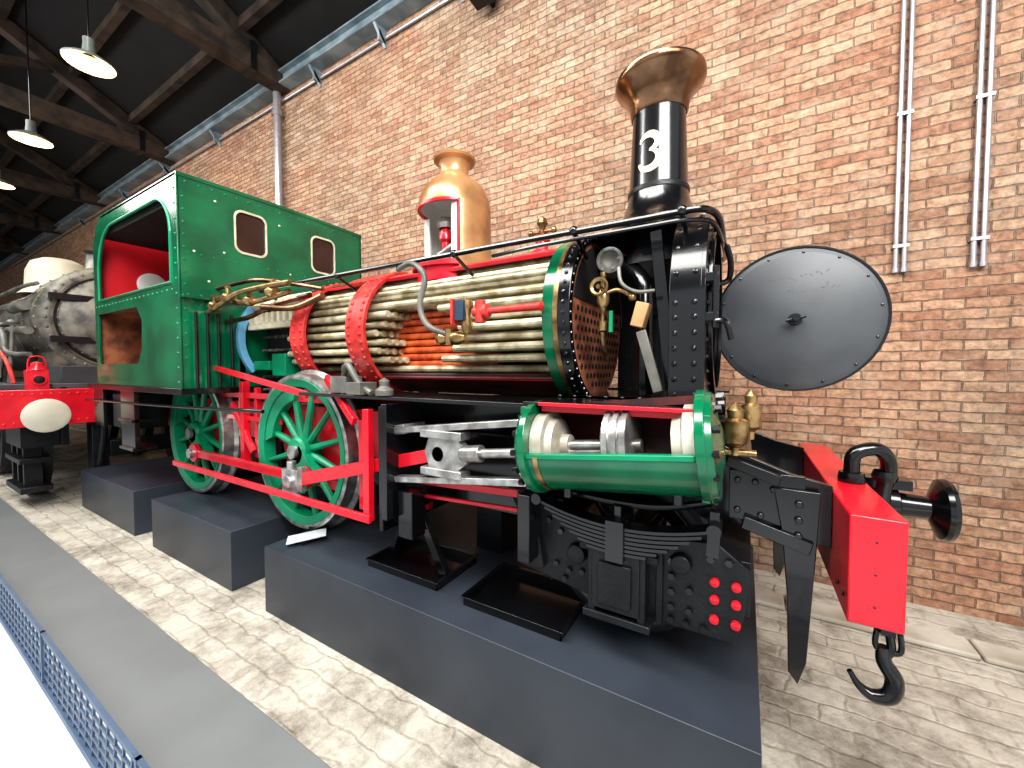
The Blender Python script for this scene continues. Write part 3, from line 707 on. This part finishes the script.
s.lathe(c0-ca*.03,-ca,[(RC+.016,0),(RC,.018),(.06,.025),(.05,.09),(0,.09)],36)
s.lathe(c0+ca*(CL+.03),ca,[(RC+.012,0),(RC+.003,.02),(.12,.025),(.06,.04),(0,.04)],36)
s.done()
s=part('cylinder_studs',BLACK)
for i in range(14):
    a=i*360/14
    for t,dd in((CL+.045,ca),(-.045,-ca)): s.bolt(e(t,a,RC-.005),dd,.013,.02)
s.done()
rl=RC-.031
s=part('cylinder_inner_covers',CYLC); s.lathe(c0,ca,[(.0,0),(rl,.0),(rl,.05),(.12,.055),(.11,.08),(.05,.09),(.045,.12),(0,.12)],36)
s.lathe(c0+ca*CL,-ca,[(.0,0),(rl,.0),(rl,.04),(.12,.05),(.11,.08),(0,.09)],36); s.done()
s=part('piston',STEEL); s.lathe(c0+ca*.28,ca,[(0,0),(rl-.02,0),(rl,.01),(rl,.03),(rl-.01,.032),(rl-.01,.042),(rl,.044),(rl,.062),(rl-.01,.064),(rl-.01,.072),(rl,.074),(rl,.095),(rl-.02,.1),(0,.1)],40)
s.cyl(c0+ca*.05,c0+ca*.40,.024); s.done()
s=part('cylinder_brass_ring',BRASS); s.arc(c0+ca*.03,ca,.02,RC-.002,RC+.004,-180,-5,36); s.done()
s=part('steam_chest',SOOT); s.box(-.72,-.14,1.66,1.9,-.40,-.17); s.done()
s=part('footplate_over_cylinder',BLACK,.003); s.box(-.80,-.08,1.44,1.9,-.145,-.13); s.box(-.95,-.08,2.65,3.12,-.135,-.12); s.done()
s=part('footplate_red_edge',RED,.002); s.box(-.72,-.12,1.425,1.44,-.145,-.13); s.box(-.72,-.12,1.455,1.475,-.17,-.145); s.done()
s=part('cylinder_green_end_panel',GREEN,.003); s.prism([(1.35,-.14),(1.68,-.14),(1.68,-.44),(1.5,-.46),(1.40,-.43)],'yz',-.115,-.09); s.box(-.80,-.77,1.42,1.72,-.40,-.15); s.done()
s=part('displacement_lubricator',BRASS)
for (x,y,z,k) in((-.03,1.70,-.32,.85),(.02,1.80,-.27,.68)):
    s.lathe((x,y,z),(0,0,1),[(0,0),(.02*k,0),(.022*k,.03),(.05*k,.05),(.055*k,.09),(.05*k,.13),(.03*k,.14),(.035*k,.17),(.015*k,.19),(0,.2)],18)
s.cyl((-.09,1.7,-.31),(.04,1.7,-.31),.014); s.done()
# pony truck and spring
s=part('pony_truck_frame',BLACKM,.003)
s.prism([(-.93,-.58),(-.93,-.92),(-.62,-.97),(-.42,-1.0),(-.02,-1.0),(.01,-.90),(.03,-.72),(-.08,-.64),(-.26,-.66),(-.60,-.66),(-.75,-.60)],'xz',1.62,1.645)
s.box(-.60,-.28,1.58,1.62,-.76,-.73); 
s.box(-.53,-.34,1.54,1.60,-.97,-.73); s.box(-.50,-.37,1.525,1.545,-.94,-.77)
s.box(-.55,-.52,1.55,1.62,-1.0,-.70); s.box(-.35,-.32,1.55,1.62,-1.0,-.70); s.box(-.57,-.30,1.54,1.66,-1.02,-.99)
s.bar((-.86,1.60,-.62),(-.80,1.60,-.90),.03,.06); s.bar((-.98,1.72,-.56),(-.72,1.68,-.96),.03,.14)
s.box(-.29,-.265,1.60,1.62,-1.0,-.66)
s.box(-.1,.03,1.65,2.9,-.9,-.7)
s.lathe((-.62,1.62,-.80),(0,-1,0),[(.045,0),(.04,.03),(.025,.035),(0,.035)],18); s.lathe((-.2,1.62,-.74),(0,-1,0),[(.04,0),(.035,.03),(0,.035)],18)
s.done()
s=part('truck_bolts',BLACK)
for i in range(6): s.bolt((-.88,1.62,-.62-i*.05),(0,-1,0),.012,.014)
for q in((-.80,-.84),(-.72,-.87),(-.66,-.89),(-.7,-.72),(-.235,-.74),(-.235,-.80),(-.235,-.86),(-.235,-.92),(-.235,-.97),(-.18,-.97),(-.12,-.97),(-.68,-.93),(-.76,-.68),(-.6,-.88),(-.17,-.84),(-.17,-.92),(-.1,-.70),(-.04,-.70)): s.bolt((q[0],1.62,q[1]),(0,-1,0),.014,.016)
s.done()
s=part('red_bolt_heads',RED)
for x in(-.085,-.015):
    for z in(-.785,-.85,-.925): s.lathe((x,1.62,z),(0,-1,0),[(.017,0),(.016,.012),(0,.016)],14)
s.done()
s=part('leaf_spring',BLACK,.0015)
for i in range(7):
    h=.345-.038*i; pl=[];N_=14; sx=-.43
    f=lambda x:-.615+.48*(x-sx)**2-.0165*i
    xs=[sx-h+2*h*j/N_ for j in range(N_+1)]
    s.prism([(x,f(x)) for x in xs]+[(x,f(x)-.012) for x in xs[::-1]],'xz',1.52,1.60)
s.box(-.465,-.395,1.505,1.615,-.75,-.59); s.cyl((-.43,1.56,-.59),(-.43,1.56,-.54),.02)
for x in(-.775,-.085): s.cyl((x,1.51,-.56),(x,1.61,-.56),.024,n=16); s.bar((x,1.56,-.56),(x+.001,1.56,-.50),.04,.03)
s.bar((-.085,1.56,-.56),(-.09,1.56,-.66),.05,.04)
s.done()
s=part('under_cylinder_pipe',BLACK); s.tube([(-.82,1.6,-.5),(-.6,1.58,-.53),(-.3,1.58,-.53),(-.08,1.6,-.48)],.014)
for x in(-.62,-.2): s.cyl((x,1.5,c0.z+.1*(x-c0.x)-.17),(x,1.5,c0.z+.1*(x-c0.x)-.21),.018)
s.done()
# front end
s=part('guard_iron',BLACK,.003)
for y in(1.80,2.71):
    s.prism([(.10,-.45),(.245,-.45),(.235,-.70),(.215,-1.1),(.19,-1.19),(.16,-1.15),(.15,-.85),(.13,-.62)],'xz',y,y+.025)
for z in(-.5,-.56,-.62): s.bolt((.18,1.80,z),(0,-1,0),.014,.014)
s.done()
s=part('buffer_beam',RED,.006); s.box(.285,.42,1.57,2.97,-.785,-.445); s.done()
s=part('beam_bolts',BLACK,.002)
for y in(1.62,1.70): s.bolt((.285,y,-.72),(-1,0,0),.008,.008)
for z in(-.52,-.62,-.72): s.bolt((.35,1.57,z),(0,-1,0),.004,.003)
s.done()
s=part('centre_buffer',BLACK)
s.lathe((.42,YC,-.57),(1,0,0),[(.12,0),(.12,.02),(.08,.03),(.075,.14),(.05,.15),(.045,.24),(.07,.25),(.12,.27),(.125,.285),(.12,.30),(.06,.30),(.05,.285),(0,.285)],32)
s.box(.42,.60,YC-.05,YC+.05,-.50,-.46); s.done()
s=part('vacuum_brake_pipe',BLACK)
s.tube([(.46,2.1,-.75),(.48,2.1,-.5),(.49,2.08,-.37),(.45,2.05,-.31),(.38,2.03,-.33),(.37,2.03,-.39),(.37,2.03,-.45)],.026,14)
s.lathe((.37,2.03,-.455),(0,0,1),[(.04,0),(.045,.02),(.04,.05),(.03,.05)],16); s.lathe((.482,2.09,-.44),(0,0,1),[(.035,0),(.042,.02),(.035,.04)],16)
s.done()
s=part('coupling_hook',BLACK)
hx,hy=.412,1.66
s.box(hx-.03,hx+.006,hy-.02,hy+.02,-.835,-.785); s.tube([(hx-.01,hy,-.81),(hx,hy,-.88),(hx-.01,hy,-.91)],.012)
s.tube([(hx-.035,hy,-.83),(hx-.035,hy,-.89),(hx+.02,hy,-.89),(hx+.02,hy,-.83)],.008)
s.tube([(hx-.02,hy,-.88),(hx-.015,hy,-.93),(hx+.01,hy,-.98),(hx+.0,hy,-1.035),(hx-.04,hy,-1.05),(hx-.075,hy,-1.03),(hx-.10,hy,-.99)],lambda q:.016+.012*math.sin(math.pi*min(q*1.1,1))-.008*q,12)
s.done()
s=part('support_stands',BLACKM,.003)
s.box(-.15,-.02,2.2,2.4,-1.2,-.85); s.box(-1.55,-1.35,2.15,2.4,-1.2,-.35); s.box(-4.0,-3.8,2.1,2.4,-1.2,-.6); s.box(-5.8,-5.5,2.1,2.4,-1.2,-.2)
s.box(-5.9,-5.8,1.5,2.9,-.5,-.2); s.box(-5.8,-5.3,1.45,1.75,-.6,-.25); s.done()

# ---------------------------------------------------------------- second locomotive
L2=group('steam_locomotive')
def p2(n,m,bevel=0): return B(n,m,L2,bevel)
y2=2.02;z2=.68
s=p2('smokebox',LOCOG); s.lathe((-8.6,y2,z2),(1,0,0),[(0,0),(.76,0),(.76,.85),(.72,.88),(.66,.885),(.65,.90),(.60,.90),(.58,.94),(.4,1.0),(0,1.04)],48)
s.box(-8.6,-7.75,1.4,2.64,-.15,.3); s.done()
s=p2('smokebox_rivets',GREYL)
for i in range(36):
    a=math.radians(i*10)
    s.rivet((-7.72,y2-.69*math.cos(a),z2+.69*math.sin(a)),(1,0,0),.022)
    s.rivet((-7.68,y2-.58*math.cos(a),z2+.58*math.sin(a)),(1,0,0),.02)
    for x in(-7.85,-8.5): s.rivet((x,y2-.76*math.cos(a),z2+.76*math.sin(a)),(0,-math.cos(a),math.sin(a)),.02)
s.done()
s=p2('smokebox_door_ring',BLACKM); s.arc((-7.72,y2,z2),(1,0,0),.03,.60,.625,0,360,48)
for z in(.4,.95): s.box(-7.66,-7.6,1.35,1.9,z-.04,z+.04)
s.done()
s=p2('boiler',LOCOG); s.lathe((-14,y2,z2),(1,0,0),[(0,0),(.70,0),(.70,5.4)],40)
for x in(-9.5,-11,-12.5): s.arc((x,y2,z2),(1,0,0),.06,.7,.715,0,360,40)
s.done()
s=p2('dome',CONC); s.lathe((-10.6,y2,1.3),(0,0,1),[(.5,0),(.42,.1),(.40,.42),(.34,.58),(.2,.66),(0,.68)],28); s.done()
s=p2('chimney',LOCOG); s.lathe((-8.2,y2,1.36),(0,0,1),[(.3,0),(.22,.1),(.19,.3),(.24,.34),(.2,.34)],24); s.done()
s=p2('side_pipes',GREYL)
s.tube([(-7.75,1.28,1.1),(-9,1.28,1.15),(-13,1.28,1.15)],.025); s.tube([(-7.8,1.2,.5),(-9,1.18,.55),(-13,1.18,.6)],.05); s.tube([(-7.8,1.2,.2),(-8.4,1.1,.25),(-9,1.1,.6),(-13,1.1,.65)],.03)
s.cyl((-8.8,1.22,.85),(-8.1,1.22,.85),.07); s.cyl((-9.6,1.15,.3),(-8.9,1.15,.3),.11)
for x in(-8.3,-8.9,-9.5,-10.1): s.cyl((x,1.1,-.16),(x,1.15,.6),.02); s.lathe((x,1.15,.6),(0,0,1),[(.04,0),(.06,.03),(.04,.06)],12)
s.box(-10.5,-8.4,1.0,1.05,-.1,.12)
s.done()
s=p2('red_pipework',REDW); s.tube([(-7.3,1.0,-.16),(-7.5,.98,.1),(-8.4,1.0,.3),(-9.5,1.02,.34)],.02); s.done()
s=p2('running_board',GREYD,.005); s.box(-14,-7.0,.85,3.2,-.22,-.16); s.box(-7.8,-7.2,1.35,2.7,-.16,.05); s.done()
s=p2('frame',BLACKM,.005); s.box(-14,-7,1.3,1.36,-.9,-.2); s.box(-14,-7,2.7,2.76,-.9,-.2); s.box(-7.9,-7.1,1.0,1.3,-.9,-.4)
for x in(-7.4,-7.7,-8.0): s.box(x,x+.06,1.05,1.2,-1.45,-.3)
s.box(-8,-7.2,1.0,1.25,-1.1,-1.04); s.box(-8,-7.2,1.0,1.25,-1.45,-1.38)
s.box(-7.2,-7.0,1.55,1.7,-1.65,-.6); s.box(-7.1,-6.95,1.7,2.6,-1.1,-.9)
for x in(-6.95,-7.1): s.tube([(x,1.65,-.6),(x+.05,1.62,-.9),(x,1.6,-1.2)],.03)
s.done()
s=p2('wheels',BLACKM)
for x in(-8.1,-10.2,-12.0):
    s.lathe((x,1.3,-.95),(0,-1,0),[(.55,0),(.7,0),(.68,.13),(.6,.13),(.6,.03)],36); s.cyl((x,1.34,-.95),(x,1.12,-.95),.14)
    s.lathe((x,2.8,-.95),(0,1,0),[(.55,0),(.7,0),(.68,.13),(.6,.13),(.6,.03)],36)
    for i in range(12):
        a=i*math.pi/6; s.cyl((x,1.24,-.95),(x+.58*math.cos(a),1.24,-.95+.58*math.sin(a)),.03,n=6)
s.done()
s=p2('buffer_beam',RED,.008); s.box(-6.98,-6.88,.80,3.2,-.64,-.22); s.done()
s=p2('beam_rivets',REDW)
for i in range(14):
    for z in(-.27,-.59): s.rivet((-6.88,.86+i*.07,z),(1,0,0),.014)
s.done()
s=p2('buffers',CONC); 
for y in(1.12,2.9): s.lathe((-6.88,y,-.50),(1,0,0),[(.11,0),(.1,.05),(.08,.2),(.17,.25),(.185,.28),(.15,.30),(0,.305)],28)
s.done()
s=p2('lamp',RED,.004); s.box(-7.0,-6.88,1.03,1.2,-.22,-.0); s.lathe((-6.94,1.12,0),(0,0,1),[(.08,0),(.05,.05),(.05,.08),(0,.1)],14); s.lathe((-6.88,1.12,-.11),(1,0,0),[(.06,0),(.06,.03),(0,.03)],16)
s.tube([(-6.94,1.05,.0),(-6.94,1.07,.14),(-6.94,1.17,.14),(-6.94,1.19,.0)],.008); s.done()
s=p2('lamp_lens',SOOT); s.lathe((-6.85,1.12,-.11),(1,0,0),[(.045,0),(.03,.01),(0,.015)],14); s.done()

# ---------------------------------------------------------------- finalise origins
bpy.context.view_layer.update()
def bb(o):
    if o.type!='MESH': return [o.location.copy()]
    return [V(c) for c in o.bound_box]
for e,ch in GROUPS.items():
    pts=[p for o in ch for p in bb(o)]
    mn=V([min(p[i] for p in pts) for i in range(3)]); mx=V([max(p[i] for p in pts) for i in range(3)])
    c=V(((mn.x+mx.x)/2,(mn.y+mx.y)/2,mn.z))
    for o in ch:
        if o.type=='MESH': o.location=-c
        else: o.location=o.location-c
    e.location=c+V((0,0,ZC))
for o in SINGLES:
    pts=bb(o); mn=V([min(p[i] for p in pts) for i in range(3)]); mx=V([max(p[i] for p in pts) for i in range(3)])
    c=V(((mn.x+mx.x)/2,(mn.y+mx.y)/2,mn.z))
    o.data.transform(Matrix.Translation(-c)); o.location=c+V((0,0,ZC))

# ---------------------------------------------------------------- light
w=bpy.data.worlds.new('world'); sc.world=w; w.use_nodes=True
w.node_tree.nodes['Background'].inputs[0].default_value=(.94,.97,1,1); w.node_tree.nodes['Background'].inputs[1].default_value=.8
def area(name,loc,tgt,sx,sy,en,col=(1,1,1)):
    l=bpy.data.lights.new(name,'AREA'); l.shape='RECTANGLE'; l.size=sx; l.size_y=sy; l.energy=en; l.color=col
    o=bpy.data.objects.new(name,l); sc.collection.objects.link(o); o.location=loc
    o.rotation_euler=(V(tgt)-V(loc)).to_track_quat('-Z','Y').to_euler(); return o
area('overhead_fill',(-2,-.5,6.0),(-1.5,3,1),7,1.6,540,(1,.99,.96))  # these area lights are added fill below the unbroken ceiling, not roof windows
area('overhead_fill',(2.5,-2,5.5),(1,3.5,1.2),4,2,480,(1,.98,.95))
area('overhead_fill',(-9,-1,6),(-8,3,1.5),7,2,330,(1,.98,.95))
cam=bpy.data.cameras.new('camera'); co=bpy.data.objects.new('camera',cam); sc.collection.objects.link(co); sc.camera=co
cam.sensor_width=36; cam.lens=395/1024*36; cam.clip_start=.02
co.location=(0,0,ZC); co.rotation_euler=(math.radians(90-2.03),0,math.radians(30.6))
